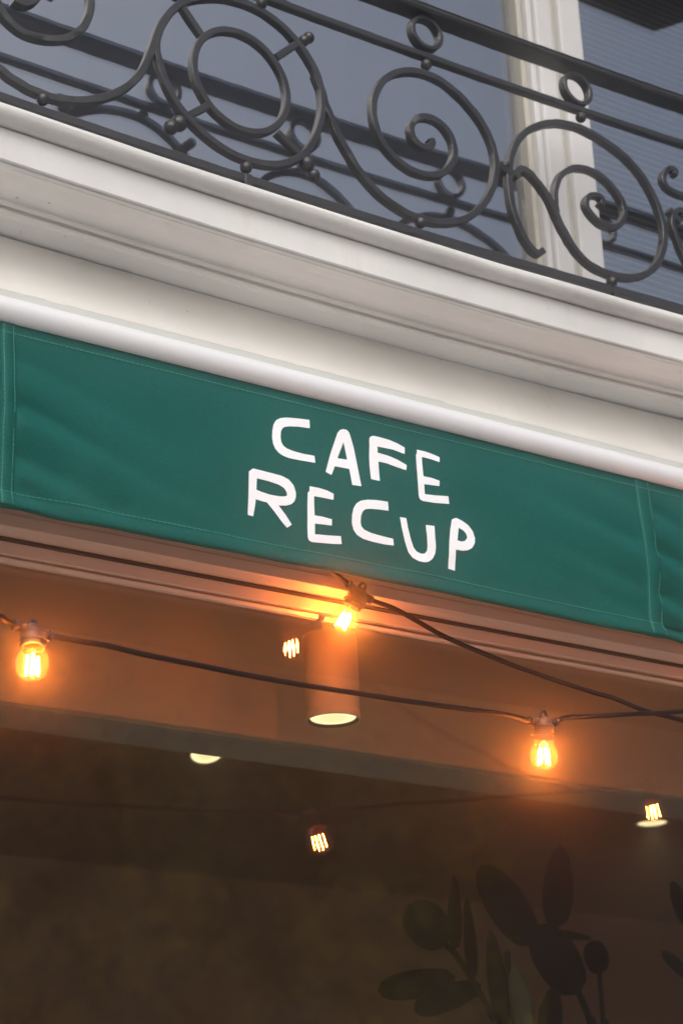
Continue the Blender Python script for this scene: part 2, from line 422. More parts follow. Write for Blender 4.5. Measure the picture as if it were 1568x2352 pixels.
# cafe room
zc = 2.86
bm = B(); box(bm, -1.6, 6.2, 5.7, 5.8, 0, 3.2); tag(mesh('back_wall', bm, M['room']), kind='structure')
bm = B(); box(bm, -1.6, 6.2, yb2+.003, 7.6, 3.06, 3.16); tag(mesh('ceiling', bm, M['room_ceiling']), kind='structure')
bm = B(); box(bm, -1.6, 6.2, 2.95, 7.6, -.06, .01); tag(mesh('floor', bm, M['room']), kind='structure')
bm = B(); box(bm, -1.7, -1.602, 2.9, 7.7, 0, 3.2); tag(mesh('side_wall', bm, M['room']), kind='structure')
bm = B(); box(bm, 6.202, 6.3, 2.9, 7.7, 0, 3.2); tag(mesh('side_wall', bm, M['room']), kind='structure')

# ------------------------------------------------------------------ upper windows
def xw(x, y, Y=2.83): return onY(x, y, Y).x
zs = zt+.006
win = empty('balcony_window', (xw(1266, 200), YW, zs))
tag(win, 'tall white framed balcony window with two bluish panes behind the iron railing', 'window')
Y0 = 2.815
xe = [xw(v, 0, Y0) for v in (1199, 1211, 1225, 1263, 1276, 1326)]
ZT = 5.35
def stile(name, x0, x1, y0, mat, bev=.003):
    bm = B(); box(bm, x0, x1, y0, 2.90, zs, ZT, bev); return part(name, bm, mat, win)
stile('stile', xe[0], xe[1]-.001, Y0+.022, M['tan_bead'])
stile('stile', xe[1], xe[2]-.001, Y0+.008, M['wood_white'], .005)
stile('stile', xe[2], xe[3]-.0005, Y0, M['wood_white'], .006)
stile('stile', xe[3], xe[4]-.0005, Y0+.012, M['tan_bead'])
stile('stile', xe[4], xe[5], Y0-.003, M['wood_white'], .006)
for a, b in ((XL, xe[0]-.001), (xe[5]+.001, XR)):
    bm = B(); box(bm, a, b, Y0+.02, 2.90, zs, zs+.045, .004); part('bottom_rail', bm, M['wood_white'], win)
    bm = B(); box(bm, a, b, Y0+.02, 2.90, ZT-.08, ZT, .004); part('top_rail', bm, M['wood_white'], win)
    bm = B(); box(bm, a, b, YW, YW+.005, zs+.046, ZT-.081); part('pane', bm, M['pane_up'], win)
bm = B(); box(bm, XL, XR, 2.81, 2.96, ZT+.002, 5.6); part('window_head', bm, M['frieze'], win)
# blinds: one slat object each
def blind(x0, x1, label, Yb, sp):
    b = empty('venetian_blind', ((x0+x1)/2, Yb, ZT)); tag(b, label, 'blind')
    bm = B(); sec = []
    L = (x1-x0)
    n = 6; top = []; bot = []
    for i in range(n+1):
        u = -.5+i/n; a = u*.0235; h = .0018*(1-(2*u)**2)
        yy = a*math.cos(R(42)) - h*math.sin(R(42)); zz = a*math.sin(R(42)) + h*math.cos(R(42))
        top.append((yy, zz)); bot.append((yy+.0005, zz-.0004))
    prof = top+bot[::-1]
    rows = [[bm.verts.new((X, y, z)) for y, z in prof] for X in (-L/2, L/2)]
    m = len(prof)
    for j in range(m): bm.faces.new((rows[0][j], rows[0][(j+1) % m], rows[1][(j+1) % m], rows[1][j]))
    bm.faces.new(rows[0]); bm.faces.new(rows[1][::-1])
    z = -.02; first = None; k = 0
    while ZT+z > zs+.05:
        if first is None: first = mesh('slat', bm, M['blind'], b); s = first
        else: s = first.copy(); link(s, b)
        s.location = (0, .0, z+.0008*math.sin(k*1.7)); s.rotation_euler = (.02*math.sin(k*2.3), 0, .0004*math.sin(k)); z -= sp; k += 1
    bm = B(); box(bm, x0, x1, Yb-.012, Yb+.012, ZT-.014, ZT+.001); part('head_rail', bm, M['blind'], b)
blind(xe[5]+.01, XR-.05, 'grey venetian blind behind the right pane with clear horizontal slat lines', YW+.045, .0160)
bm = B(); n = 160; rows = []
for i in range(n+1):
    X = XL+.05+(xe[0]+.16-XL-.05)*i/n; y = YW+.16+.006*math.sin(X*31)+.004*math.sin(X*73+1)
    rows.append([bm.verts.new((X, y+e, z)) for e, z in ((0, zs+.05), (0, ZT-.02), (.002, ZT-.02), (.002, zs+.05))])
for i in range(n):
    for j in range(4): bm.faces.new((rows[i][j], rows[i][(j+1) % 4], rows[i+1][(j+1) % 4], rows[i+1][j]))
cur = mesh('curtain', bm, M['net'], None, 40, loc=(1.0, YW+.16, ZT)); tag(cur, 'plain grey curtain hanging behind the left pane of the balcony window', 'curtain')
bm = B(); box(bm, XL, XR, 4.6, 4.7, 3.2, 5.8); tag(mesh('upper_room_wall', bm, M['upper_room']), kind='structure')
bm = B(); box(bm, XL, XR, 3.0, 4.597, 3.2, 3.3); tag(mesh('upper_room_floor', bm, M['upper_room']), kind='structure')
bm = B(); box(bm, XL, XR, 2.965, 4.597, 5.62, 5.7); tag(mesh('upper_room_ceiling', bm, M['upper_room']), kind='structure')
for a_ in (XL-.1, XR+.002):
    bm = B(); box(bm, a_, a_+.098, 2.96, 4.7, 3.2, 5.7); tag(mesh('upper_room_side_wall', bm, M['upper_room']), kind='structure')
# upper storey balcony slab (seen mirrored as the dark shape at the top of the right pane)
def mirror_hit(x, y, Y, g=YW):
    p = onY(x, y, g); d = ray(x, y); d = Vector((d.x, -d.y, d.z)); return p+d*((Y-g)/d.y)
e1, e2 = mirror_hit(1330, 14, 2.30), mirror_hit(1500, 62, 2.30)
ze = (e1.z+e2.z)/2
bm = B(); pr = [(-.6, 2.30), (e2.x, 2.30), (e2.x+.06, 2.42), (e2.x+.10, 2.41), (e2.x+.13, 2.33), (5.2, 2.33), (5.2, 2.80), (-.6, 2.80)]
lo = [bm.verts.new((x, y, ze)) for x, y in pr]; hi = [bm.verts.new((x, y, ze+.14)) for x, y in pr]
bm.faces.new(lo); bm.faces.new(hi[::-1])
for i in range(len(pr)): j = (i+1) % len(pr); bm.faces.new((lo[i], lo[j], hi[j], hi[i]))
part('upper_balcony', bm, M['seal'], building)

# ------------------------------------------------------------------ iron railing
YR = 2.655; FY = YR-.008       # front face plane of the bars
rail = empty('balcony_railing', (2.2, YR, zt))
tag(rail, 'black wrought iron balcony railing with scrolls and rings on the white ledge', 'railing')
def path(P, k=5, closed=False, Y=None):
    return [onY(x, y, FY) + Vector((0, YR-FY, 0)) for x, y in catmull(P, k, closed)]
def scroll(name, P, wd=.0135, dp=.016, k=5):
    bm = B(); pts = path(P, k); sweep(bm, pts, rsec(wd, dp, .0014), jit=.0010); return part(name, bm, M['iron'], rail, 40)
C_ = [(727, 170), (741, 205), (751, 238), (764, 269), (777, 302), (794, 334), (829, 392), (874, 443), (924, 480), (974, 502), (1024, 509), (1069, 501), (1104, 477), (1129, 440), (1140, 400), (1140, 360), (1129, 320), (1109, 280), (1079, 240), (1044, 205), (1004, 177), (959, 162), (919, 163), (886, 180), (866, 210), (859, 248), (866, 290), (884, 330), (914, 365), (949, 389), (984, 400), (1014, 397), (1036, 380), (1046, 352), (1041, 320), (1024, 291), (999, 272), (974, 266), (954, 275), (946, 295), (953, 318), (968, 333), (984, 337), (995, 328), (992, 317)]
scroll('scroll', C_)
D_ = [(1194, 408), (1188, 396), (1197, 387), (1214, 392), (1234, 413), (1254, 440), (1267, 462), (1277, 485), (1286, 506), (1298, 529), (1314, 557), (1333, 583), (1356, 605), (1384, 621), (1415, 631), (1446, 635), (1473, 632), (1496, 621), (1514, 599), (1525, 568), (1528, 535), (1522, 500), (1510, 465), (1492, 428), (1469, 393), (1440, 361), (1404, 332), (1364, 306), (1324, 288), (1279, 280), (1239, 286), (1209, 302), (1186, 330), (1174, 365), (1171, 400), (1174, 440), (1181, 480), (1194, 518), (1209, 549), (1226, 572), (1240, 580), (1250, 573)]
scroll('scroll', D_)
V_ = [(1281, 485), (1277, 462), (1278, 434), (1286, 408), (1302, 391), (1325, 383), (1350, 386), (1380, 401), (1403, 422), (1422, 446), (1434, 471), (1436, 492), (1428, 511), (1414, 519), (1395, 517), (1376, 507), (1358, 488), (1348, 469), (1351, 454), (1364, 446), (1380, 450), (1386, 461), (1382, 470)]
scroll('scroll', V_, .012)
A_ = [(-150, -10), (-130, 40), (-90, 85), (-45, 122), (0, 152), (26, 174), (64, 197), (103, 215), (141, 225), (179, 228), (218, 226), (256, 217), (290, 200), (317, 177), (336, 149), (349, 116), (360, 84), (374, 53), (395, 25), (425, 0), (455, -18), (500, -34)]
scroll('scroll', A_)
A2 = [(-30, -52), (-14, -18), (3, 14), (17, 38), (38, 59), (64, 75), (97, 85), (133, 88), (164, 82), (187, 67), (202, 46), (210, 22), (211, -4), (203, -36), (185, -66), (160, -86), (135, -92), (110, -84), (98, -64), (100, -40), (112, -22), (130, -12)]
scroll('scroll', A2)
scroll('scroll', [(36, -6), (50, 2), (62, 3), (76, -2), (88, -14), (92, -30)], .018, .02)
E1 = [(1551, 400), (1553, 391), (1546, 386), (1537, 387), (1529, 395), (1525, 406), (1527, 418), (1535, 429), (1548, 437), (1566, 445), (1590, 450), (1620, 445), (1640, 430)]
scroll('scroll', E1, .012)
E2 = [(1572, 497), (1574, 488), (1566, 482), (1555, 483), (1548, 493), (1546, 511), (1551, 531), (1560, 555), (1572, 584), (1590, 615), (1620, 650), (1660, 680)]
scroll('scroll', E2, .012)
# rings: true circles fitted to the traced points
def fitcircle(P):
    W = [onY(x, y, FY) for x, y in P]; 
    import numpy as np
    A = np.array([[2*p.x, 2*p.z, 1] for p in W]); b = np.array([p.x**2+p.z**2 for p in W])
    s = np.linalg.lstsq(A, b, rcond=None)[0]; return s[0], s[1], math.sqrt(s[2]+s[0]**2+s[1]**2)
def ring(name, cx, cz, r, wd=.0135, dp=.016, n=72, sx=1, sz=1):
    bm = B(); pts = [Vector((cx+sx*r*math.cos(a), YR, cz+sz*r*math.sin(a))) for a in [2*math.pi*i/n for i in range(n)]]
    sweep(bm, pts, rsec(wd, dp), closed=True, jit=.0006); return part(name, bm, M['iron'], rail, 40)
def ringfree(name, P, wd, k=5):
    bm = B(); sweep(bm, path(P, k, True), rsec(wd, .016), closed=True, jit=.0006); return part(name, bm, M['iron'], rail, 40)
ringfree('ring', [(366, 75), (362, 102), (367, 132), (381, 178), (404, 226), (435, 268), (475, 308), (525, 344), (575, 366), (625, 376), (665, 371), (698, 354), (724, 320), (740, 272), (743, 225), (733, 175), (709, 127), (675, 82), (635, 44), (590, 15), (540, -3), (500, -9), (455, -6), (420, 6), (395, 26), (378, 50)], .0135)
def ringfit(name, P, wd):
    import numpy as np
    W = [onY(x, y, FY) for x, y in P]; cx = sum(p.x for p in W)/len(W); cz = sum(p.z for p in W)/len(W)
    A = np.array([[(p.x-cx)**2, (p.x-cx)*(p.z-cz), (p.z-cz)**2, p.x-cx, p.z-cz] for p in W])
    a, b, c, d, e = np.linalg.lstsq(A, np.ones(len(W)), rcond=None)[0]
    Q = np.array([[a, b/2], [b/2, c]]); m = -.5*np.linalg.solve(Q, [d, e]); k = 1+m @ Q @ m
    ev, U = np.linalg.eigh(Q/k); pts = []
    for i in range(72):
        t = 2*math.pi*i/72; v = U @ (np.array([math.cos(t), math.sin(t)])/np.sqrt(ev)) + m; pts.append(Vector((cx+v[0], YR, cz+v[1])))
    bm = B(); sweep(bm, pts, rsec(wd, .016), closed=True, jit=.0006); return part(name, bm, M['iron'], rail, 40)
ringfit('ring', [(446, 125), (447, 155), (460, 187), (480, 230), (510, 268), (550, 293), (590, 302), (625, 295), (650, 270), (661, 232), (657, 187), (640, 147), (610, 110), (570, 80), (530, 69), (493, 72), (465, 90)], .013)
def spoke(P, balls):
    scroll('spoke', P, .013, .014, 2)
    for x, y, r in balls:
        bm = B(); ball(bm, onY(x, y, YR), r); part('knob', bm, M['iron'], rail, 'all')
spoke([(637, 129), (684, 98)], [(697, 94, .0105), (708, 87, .0110)])
spoke([(485, 237), (434, 264)], [(411, 284, .0145), (392, 293, .0130)])
spoke([(466, 78), (418, 6)], [(405, -14, .0140), (393, -30, .0130)])
spoke([(640, 300), (692, 352)], [(704, 377, .0140), (720, 403, .0115)])
for x, y in ((975, 79), (1321, 207), (640, -45), (1680, 335)):
    c = onY(x, y, YR); ring('small_ring', c.x, c.z, .0325, .0095, .020, 48)
for x, y in ((978, 149), (1333, 270), (965, 512), (1404, 648), (99, 228), (565, 385), (600, 8)):
    bm = B(); ball(bm, onY(x, y, YR-.006), .0108); part('rivet', bm, M['iron'], rail, 'all')
for x, y in ((565, 412), (1408, 670)):
    c = onY(x, y, YR); bm = B(); box(bm, c.x-.008, c.x+.008, YR-.010, YR+.006, c.z-.030, c.z+.006, .002); part('peg', bm, M['iron'], rail)
c = onY(1157, 392, YR); bm = B(); sweep(bm, [c+Vector((-.016, 0, .006)), c+Vector((.018, 0, -.006))], rsec(.018, .018)); ball(bm, c+Vector((.0, -.004, .010)), .009)
part('collar', bm, M['iron'], rail, 40)
c = onY(1545, 498, YR); bm = B(); sweep(bm, [c+Vector((-.014, 0, .010)), c+Vector((.014, 0, -.010))], rsec(.016, .016)); part('collar', bm, M['iron'], rail, 40)
def longbar(name, z, y0, y1, h, bev=.002, jit=.0009, mat='iron'):
    bm = B(); n = 260; pts = [Vector((XL+(XR-XL)*i/n, (y0+y1)/2, z+sag(XL+(XR-XL)*i/n))) for i in range(n+1)]
    sweep(bm, pts, rsec(h, y1-y0, bev), jit=jit); return part(name, bm, M[mat], rail, 40)
def sagx(x, y): return sag(onY(x, y, YR).x)
zr = onY(784, 467, FY-.001).z                       # top edge of the bottom rail's front face
longbar('bottom_rail', zr-.0085, FY-.001, FY+.019, .017)
zm = onY(1176, 188, FY).z-sagx(1176, 188)
longbar('middle_rail', zm-.007, FY, FY+.017, .014)
zh2 = onY(1176, 133, YR+.022).z-sagx(1176, 133)
longbar('handrail', zh2+.006, YR-.024, YR+.022, .013, .004)
longbar('handrail_cap', zh2+.0165, YR-.020, YR+.018, .008, .0035)

# ------------------------------------------------------------------ awning
YV = 2.640
awn = empty('green_awning', (2.2, YV, 3.08))
tag(awn, 'rolled up green cafe awning with white lettering on its hanging valance', 'awning')
ztop, zbot = Zt(933, YV), Zt(1316, YV)
def ztube(y, x=784): return onY(x, y, YV).z
# front bar: rounded aluminium extrusion
rc = .0215; zc2 = (Zt(878, YV)+ztop)/2
prof = []
for i in range(25):
    a = R(-68+ i*(148+0)/24)       # from below front to top back
    prof.append((YV+.004-rc*1.0*math.cos(a), zc2+rc*1.02*math.sin(a)))
prof += [(YV+.03, zc2+.020), (YV+.03, zc2-.018), (YV+.006, zc2-.020)]
prism('front_bar', XL, XR, prof, M['alu'], awn, 40, 1)
zl0, zl1 = Zt(878, 2.675)-.004, Zt(863, 2.684)-.0105
prism('cassette', XL, XR, [(2.672, zc2-.02), (2.674, zl0+.001), (2.676, zl0+.0075), (2.678, zl1+.006), (2.682, zl1+.0075), (2.6865, zl1+.008), (2.6865, zc2-.03)], M['ledge'], awn, 30)
ragged_top = B()
n = 500
for i in range(n):
    X = XL+(XR-XL)*i/n; h = .0012+.0016*max(0, noise.noise(Vector((X*22, 0, 7))))
    if noise.noise(Vector((X*9, 4, 1))) > -.25:
        box(ragged_top, X, X+(XR-XL)/n*1.01, 2.682, 2.6885, zl1+.0085, zl1+.0085+h)
tag(part('cracked_sealant', ragged_top, M['wood_white'], awn), kind='stuff')

Xs1, Xs1b = onY(6, 950, YV).x, onY(29, 950, YV).x
Xs2, Xs2b = onY(1472, 1230, YV).x, onY(1499, 1240, YV).x
TXT = onY(820, 1130, YV)
def fold(X, Z):
    return 1.55*fold0(X, Z)
def fold0(X, Z):
    """forward (towards the street) bulge of the hanging cloth, metres, and creases"""
    v = (ztop-Z)/(ztop-zbot); v = max(0, min(1, v))
    d = .0050*math.sin(math.pi*v)*(.7+.5*noise.noise(Vector((X*1.1, 0, 3))))
    d += .0050*v*noise.noise(Vector((X*1.7, Z*2.0, 11)))
    # diagonal slack from the seams
    q = Vector((X*2.6+Z*5.5, Z*4.0-X*1.2, 1.0)); d += .0042*noise.noise(q)*min(1, v*2.5)
    q = Vector((X*7+Z*9, Z*8-X*3.5, 5.0)); d += .0014*noise.noise(q)*min(1, v*3)
    for xs, s, a in ((Xs1b, 1, 1.0), (Xs2, -1, .55), (Xs2b, 1, 1.3)):
        t = (X-xs)*s
        if 0 < t < .40:
            for zz, amp in ((.42, .0078), (.70, .0056), (.88, .0042), (.16, .0036)):
                dz = (ztop-Z)/(ztop-zbot)-zz-t*1.25*(1 if s > 0 else -.6)*.9
                d -= a*amp*math.exp(-(dz/.055)**2)*math.exp(-t/.13)*min(1, t/.012)
                d += a*amp*.6*math.exp(-((dz-.11)/.07)**2)*math.exp(-t/.13)*min(1, t/.012)
    # gentle crease right of centre and puckers above the hem
    xc_, = (TXT.x,)
    t = X-xc_
    d += .0016*math.exp(-((v-.86-.02*math.sin(X*23))/.05)**2)*noise.noise(Vector((X*16, Z*6, 2)))*1.6
    d += .0010*noise.noise(Vector((X*30+Z*14, Z*30, 8)))*math.exp(-((v-.82)/.10)**2)
    return d
HEM = .0235
def vprof(X):
    out = []
    nz = 64
    for i in range(nz+1):
        v = i/nz; Z = ztop+.010+(zbot+.004-(ztop+.010))*v
        f = fold(X, Z)
        h = 0
        if Z < zbot+HEM:
            u = (zbot+HEM-Z)/HEM; h = .0052*math.sin(min(1, u*1.02)*math.pi*.62)+.0006*noise.noise(Vector((X*20, Z*60, 4)))
        out.append((YV+.0015-f-h, Z))
    # rolled hem turns under and goes back up
    yl, zl = out[-1]
    wv_ = .0012*noise.noise(Vector((X*6, 0, 30)))
    for k in range(1, 9):
        a = math.pi*k/8; out.append((yl+.0060*(1-math.cos(a)), zl-.0060*math.sin(a)+wv_*math.sin(a)))
    y0_, z0_ = out[-1]
    out.append((y0_+.001, z0_+.012)); out.append((YV+.0035, zbot+HEM)); 
    return out
bm = B(); nx = 620; rows = []
for i in range(nx+1):
    X = XL+(XR-XL)*i/nx; rows.append([bm.verts.new((X, y, z)) for y, z in vprof(X)])
for i in range(nx):
    for j in range(len(rows[0])-1): bm.faces.new((rows[i][j], rows[i][j+1], rows[i+1][j+1], rows[i+1][j]))
valance = part('valance', bm, M['cloth'], awn, 'all')
valance_back = B()
pr0 = [(YV+.0042, ztop+.012), (YV+.0065, ztop+.012), (YV+.0065, zbot+.012), (YV+.0042, zbot+.012)]
# (the cloth is a single hemmed layer with its turned-under hem: no second sheet)
valance_back.free()
def frontY(X, Z):
    h = 0
    if Z < zbot+HEM:
        u = (zbot+HEM-Z)/HEM; h = .0052*math.sin(min(1, u*1.02)*math.pi*.62)
    return YV+.0015-fold(X, Z)-h
# seam overlap strips
def seamstrip(xa, xb):
    bm = B(); n = 70; rows = []
    for i in range(n+1):
        Z = ztop+.004+(zbot+.003-(ztop+.004))*i/n
        o_ = .0012*noise.noise(Vector((xa*3, Z*18, 0))) + (ztop-Z)*(.02 if xa > 2 else 0)
        r_ = []
        for X, e in ((xa-.004, .0002), (xa-.0035, .0016), ((xa+xb)/2, .0012), (xb+.0035, .0014), (xb+.004, .0002)):
            r_.append(bm.verts.new((X+o_, frontY(X+o_, Z)-e, Z)))
        rows.append(r_)
    for i in range(n):
        for j in range(4): bm.faces.new((rows[i][j], rows[i][j+1], rows[i+1][j+1], rows[i+1][j]))
    return part('seam', bm, M['cloth'], awn, 'all')
seamstrip(Xs1, Xs1b); seamstrip(Xs2, Xs2b)
# stitches
st = B()
def stitch(p, q):
    a = Vector((p[0], frontY(*p)-.0017, p[1])); b = Vector((q[0], frontY(*q)-.0017, q[1]))
    sweep(st, [a, b], [(-.0004, -.0004), (.0004, -.0004), (.0004, .0004), (-.0004, .0004)], side=Vector((0, 1, 0)))
X = XL
while X < XR:
    stitch((X, ztop-.0145+.0004*noise.noise(Vector((X*30, 0, 0)))), (X+.0065, ztop-.0148)); stitch((X, zbot+HEM+.001), (X+.0065, zbot+HEM+.0008)); X += .0088
for xs in (Xs1, Xs1b, Xs2, Xs2b):
    Z = ztop-.001
    while Z > zbot+.006:
        o_ = .0012*noise.noise(Vector(((Xs1 if xs < 2 else Xs2)*3, Z*18, 0))) + (ztop-Z)*(.02 if xs > 2 else 0)
        stitch((xs+o_, Z), (xs+o_, Z-.0062)); Z -= .0078
tag(part('stitching', st, M['thread'], awn), kind='stuff')

# lettering, printed film lying on the cloth
LET = {
 'C': [[(485,111),(400,101),(350,98),(320,101),(295,113),(280,137),(272,170),(269,213),(273,250),(285,280),(305,304),(330,321),(362,334),(420,346),(511,361),(508,320),(440,308),(390,294),(350,278),(331,262),(320,240),(317,210),(320,180),(328,162),(343,152),(370,149),(420,151),(486,160)]],
 'A': [[(568,413),(601,431),(622,380),(705,395),(718,489),(770,496),(752,372),(748,345),(735,270),(712,185),(700,169),(680,163),(660,168),(645,185),(622,248),(600,310),(582,368)], [(678,238),(640,333),(696,341)]],
 'F': [[(825,225),(829,210),(845,202),(870,206),(940,226),(985,246),(1026,270),(1025,308),(960,283),(870,264),(870,300),(930,318),(980,340),(1034,372),(1030,402),(980,385),(920,362),(873,351),(875,400),(879,464),(828,453),(823,380),(822,320),(825,260)]],
 'E': [[(1096,282),(1140,292),(1185,308),(1223,326),(1222,355),(1175,338),(1122,324),(1123,370),(1128,436),(1175,446),(1219,462),(1219,493),(1175,487),(1132,481),(1135,538),(1190,545),(1270,550),(1276,594),(1190,588),(1125,578),(1108,568),(1101,550),(1097,480),(1091,390),(1089,310),(1095,306)]],
 'R': [[(136,408),(160,391),(220,407),(320,434),(360,455),(388,488),(402,530),(402,556),(394,580),(375,596),(350,603),(305,602),(345,655),(381,711),(354,729),(320,690),(280,635),(240,585),(210,577),(176,566),(170,620),(164,662),(133,654),(134,570),(135,480)], [(181,447),(250,465),(305,484),(335,503),(350,525),(353,545),(340,551),(310,550),(255,540),(210,525),(179,512)]],
 'E2': [[(478,494),(530,505),(575,520),(613,540),(611,574),(560,562),(503,551),(504,600),(507,660),(550,668),(604,684),(603,720),(560,713),(508,708),(509,768),(570,773),(655,779),(662,824),(580,820),(495,812),(478,803),(470,785),(467,720),(467,600),(468,530),(478,522)]],
 'C2': [[(922,584),(924,636),(870,630),(815,626),(790,629),(775,641),(766,665),(763,700),(768,725),(785,745),(820,762),(860,775),(905,787),(947,797),(952,836),(900,829),(830,812),(780,796),(745,774),(725,745),(715,705),(716,660),(724,621),(740,595),(765,580),(800,574),(850,575)]],
 'U': [[(990,672),(1026,677),(1035,735),(1050,800),(1066,845),(1085,869),(1110,881),(1130,880),(1143,865),(1147,840),(1145,780),(1139,715),(1189,721),(1191,780),(1195,840),(1190,880),(1175,910),(1150,928),(1125,932),(1093,925),(1060,905),(1035,870),(1015,810),(1000,740)]],
 'P': [[(1290,682),(1315,673),(1350,690),(1385,716),(1410,750),(1422,790),(1420,820),(1405,845),(1380,859),(1350,862),(1311,855),(1310,910),(1307,976),(1268,964),(1269,900),(1273,810),(1280,740)], [(1328,730),(1320,803),(1345,810),(1365,805),(1377,787),(1372,765),(1355,745)]],
}
def letter(loops):
    bm = B(); es = []
    for L in loops:
        vs = []
        for x, y in L:
            p = onY(516.7+.40273*x, 918.6+.40273*y, YV-.004); vs.append(bm.verts.new((p.x, 0, p.z)))
        for i in range(len(vs)): es.append(bm.edges.new((vs[i], vs[(i+1) % len(vs)])))
    bmesh.ops.triangle_fill(bm, use_beauty=True, use_dissolve=False, edges=es)
    xs = [v.co.x for v in bm.verts]; zs_ = [v.co.z for v in bm.verts]
    s = .006
    X = math.floor(min(xs)/s)*s+s
    while X < max(xs):
        bmesh.ops.bisect_plane(bm, geom=bm.verts[:]+bm.edges[:]+bm.faces[:], plane_co=(X, 0, 0), plane_no=(1, 0, 0)); X += s
    Z = math.floor(min(zs_)/s)*s+s
    while Z < max(zs_):
        bmesh.ops.bisect_plane(bm, geom=bm.verts[:]+bm.edges[:]+bm.faces[:], plane_co=(0, 0, Z), plane_no=(0, 0, 1)); Z += s
    for v in bm.verts: v.co.y = frontY(v.co.x, v.co.z)-.0009
    ext = bmesh.ops.extrude_face_region(bm, geom=bm.faces[:])
    for g in ext['geom']:
        if isinstance(g, bmesh.types.BMVert): g.co.y -= .0003
    return part('letter', bm, M['print'], awn)
for k, L in LET.items():
    o = letter(L); o['label'] = 'white hand drawn letter %s' % k[0]

# ------------------------------------------------------------------ bulbs on strings
LIGHT_W = 0.55
GL = [(0, -.0225)]+[(.0225*math.sin(a), -.0225*math.cos(a)) for a in [R(v) for v in range(10, 111, 10)]]+[(.0198, .0125), (.0180, .0165), (.0160, .0205), (.0145, .0240), (.0138, .0285)]
def make_bulb():
    root = empty('string_light_bulb')
    bm = B(); lathe(bm, GL, 40); mesh('glass_globe', bm, M['bulb_glass'], root, 'all')
    SP = [(.0125, .0262), (.0162, .0262), (.0166, .0275), (.0162, .0350), (.0163, .0362), (.0193, .0364), (.0195, .0405), (.0165, .0408), (.0160, .0425), (.0160, .0510),
          (.0168, .0515), (.0168, .0526), (.0158, .0530), (.0158, .0542), (.0167, .0547), (.0167, .0558), (.0157, .0562), (.0157, .0572), (.0166, .0577), (.0165, .0590),
          (.0140, .0612), (.0132, .0660), (.0118, .0710), (.0085, .0755), (.0040, .0775), (0, .0780)]
    SP = [(r, z if z < .0262 else .0262+(z-.0262)*.72) for r, z in SP]
    bm = B(); lathe(bm, SP, 32)
    socket = mesh('socket', bm, M['socket'], root, 35)
    bm = B(); box(bm, .0150, .0192, -.0045, .0045,   .0338, .0500, .0008); mesh('catch', bm, M['socket'], root)
    bm = B(); pts = [Vector((.0060*math.cos(a), 0, .0658+.0066*math.sin(a))) for a in [2*math.pi*i/20 for i in range(20)]]
    sweep(bm, pts, rsec(.0045, .0035, .0008), closed=True); mesh('hanging_loop', bm, M['socket'], root, 40)
    for s in (-1, 1):
        bm = B(); prof = [(0, .0), (.0050, .0), (.0050, .003), (.0056, .004), (.0056, .007), (.0050, .0075), (.0052, .009), (.0058, .0095), (.0058, .0125), (.0052, .013), (.0052, .0145), (.0072, .015), (.0075, .0200), (.0070, .0205), (0, .0205)]
        lathe(bm, prof, 20, Matrix.Translation((s*.008, 0, .0555)) @ Matrix.Rotation(s*math.pi/2, 4, 'Y'))
        mesh('cable_gland', bm, M['socket'], root, 35)
    bm = B(); lathe(bm, [(0, -.006), (.0022, -.005), (.0026, .008), (.0050, .016), (.0085, .026), (.0, .027)], 16); mesh('stem', bm, M['bulb_glass'], root, 'all')
    bm0 = B(); sweep(bm0, [Vector((0, 0, -.0115)), Vector((0, 0, .0125))], circ(.0009, 5), side=Vector((0, 1, 0)))
    f0 = None
    for k in range(6):
        a = math.pi/3*k+.2; x, y = .0086*math.cos(a), .0086*math.sin(a); dz = .0018*math.sin(k*2.1)
        if f0 is None: f = f0 = mesh('filament', bm0, M['filament'], root)
        else: f = f0.copy(); link(f, root)
        f.location = (x, y, dz-.001); f.rotation_euler = (.05*math.sin(a), -.05*math.cos(a), 0)
    return root
def copy_tree(o, parent=None):
    c = o.copy(); link(c, parent)
    for ch in [q for q in bpy.data.objects if q.parent == o]: copy_tree(ch, c)
    return c
def place(o, P, down, spin):
    z = -Vector(down).normalized(); xa = Vector((math.cos(spin), math.sin(spin), 0)); y = z.cross(xa).normalized(); x = y.cross(z)
    o.matrix_world = Matrix.Translation(P) @ Matrix((x, y, z)).transposed().to_4x4()
    m = o.matrix_world.copy(); o.rotation_mode = 'XYZ'; o.location = m.to_translation(); o.rotation_euler = m.to_euler()
    return m
proto = make_bulb()
P1, P2, P3 = onY(75, 1527, 2.45), onY(1248, 1737, 2.548), onY(790, 1425, 2.79)
# the bulb whose mirror image shows at the right of the shop glass hangs just outside the picture
q4 = onY(1503, 1863, 2*YG-2.52); P4 = Vector((q4.x, 2.52, q4.z))
P0 = Vector((P1.x-.93, 2.40, P1.z+.16))
P5 = Vector((3.1, 2.60, P3.z-.28))
bl = []
for P, dn, sp, lb in ((P1, (-.126, -.25, -1), 0, 'lit orange filament bulb at the far left of the lower string'),
                      (P2, (.10, .22, -1), .02, 'lit orange filament bulb at the right, hanging level on the lower string'),
                      (P3, (-.42, .45, -1), 0, 'tilted lit bulb tucked under the hem of the green valance'),
                      (P4, (.05, .1, -1), .1, 'lit filament bulb beyond the right edge, mirrored in the shop glass'),
                      ):
    o = proto if not bl else copy_tree(proto)
    m = place(o, P, dn, sp); bl.append((o, m)); tag(o, lb, 'light bulb', 'bulbs on the outdoor light strings')
def anchor(i, s): return bl[i][1] @ Vector((s*.0275, 0, .0555))
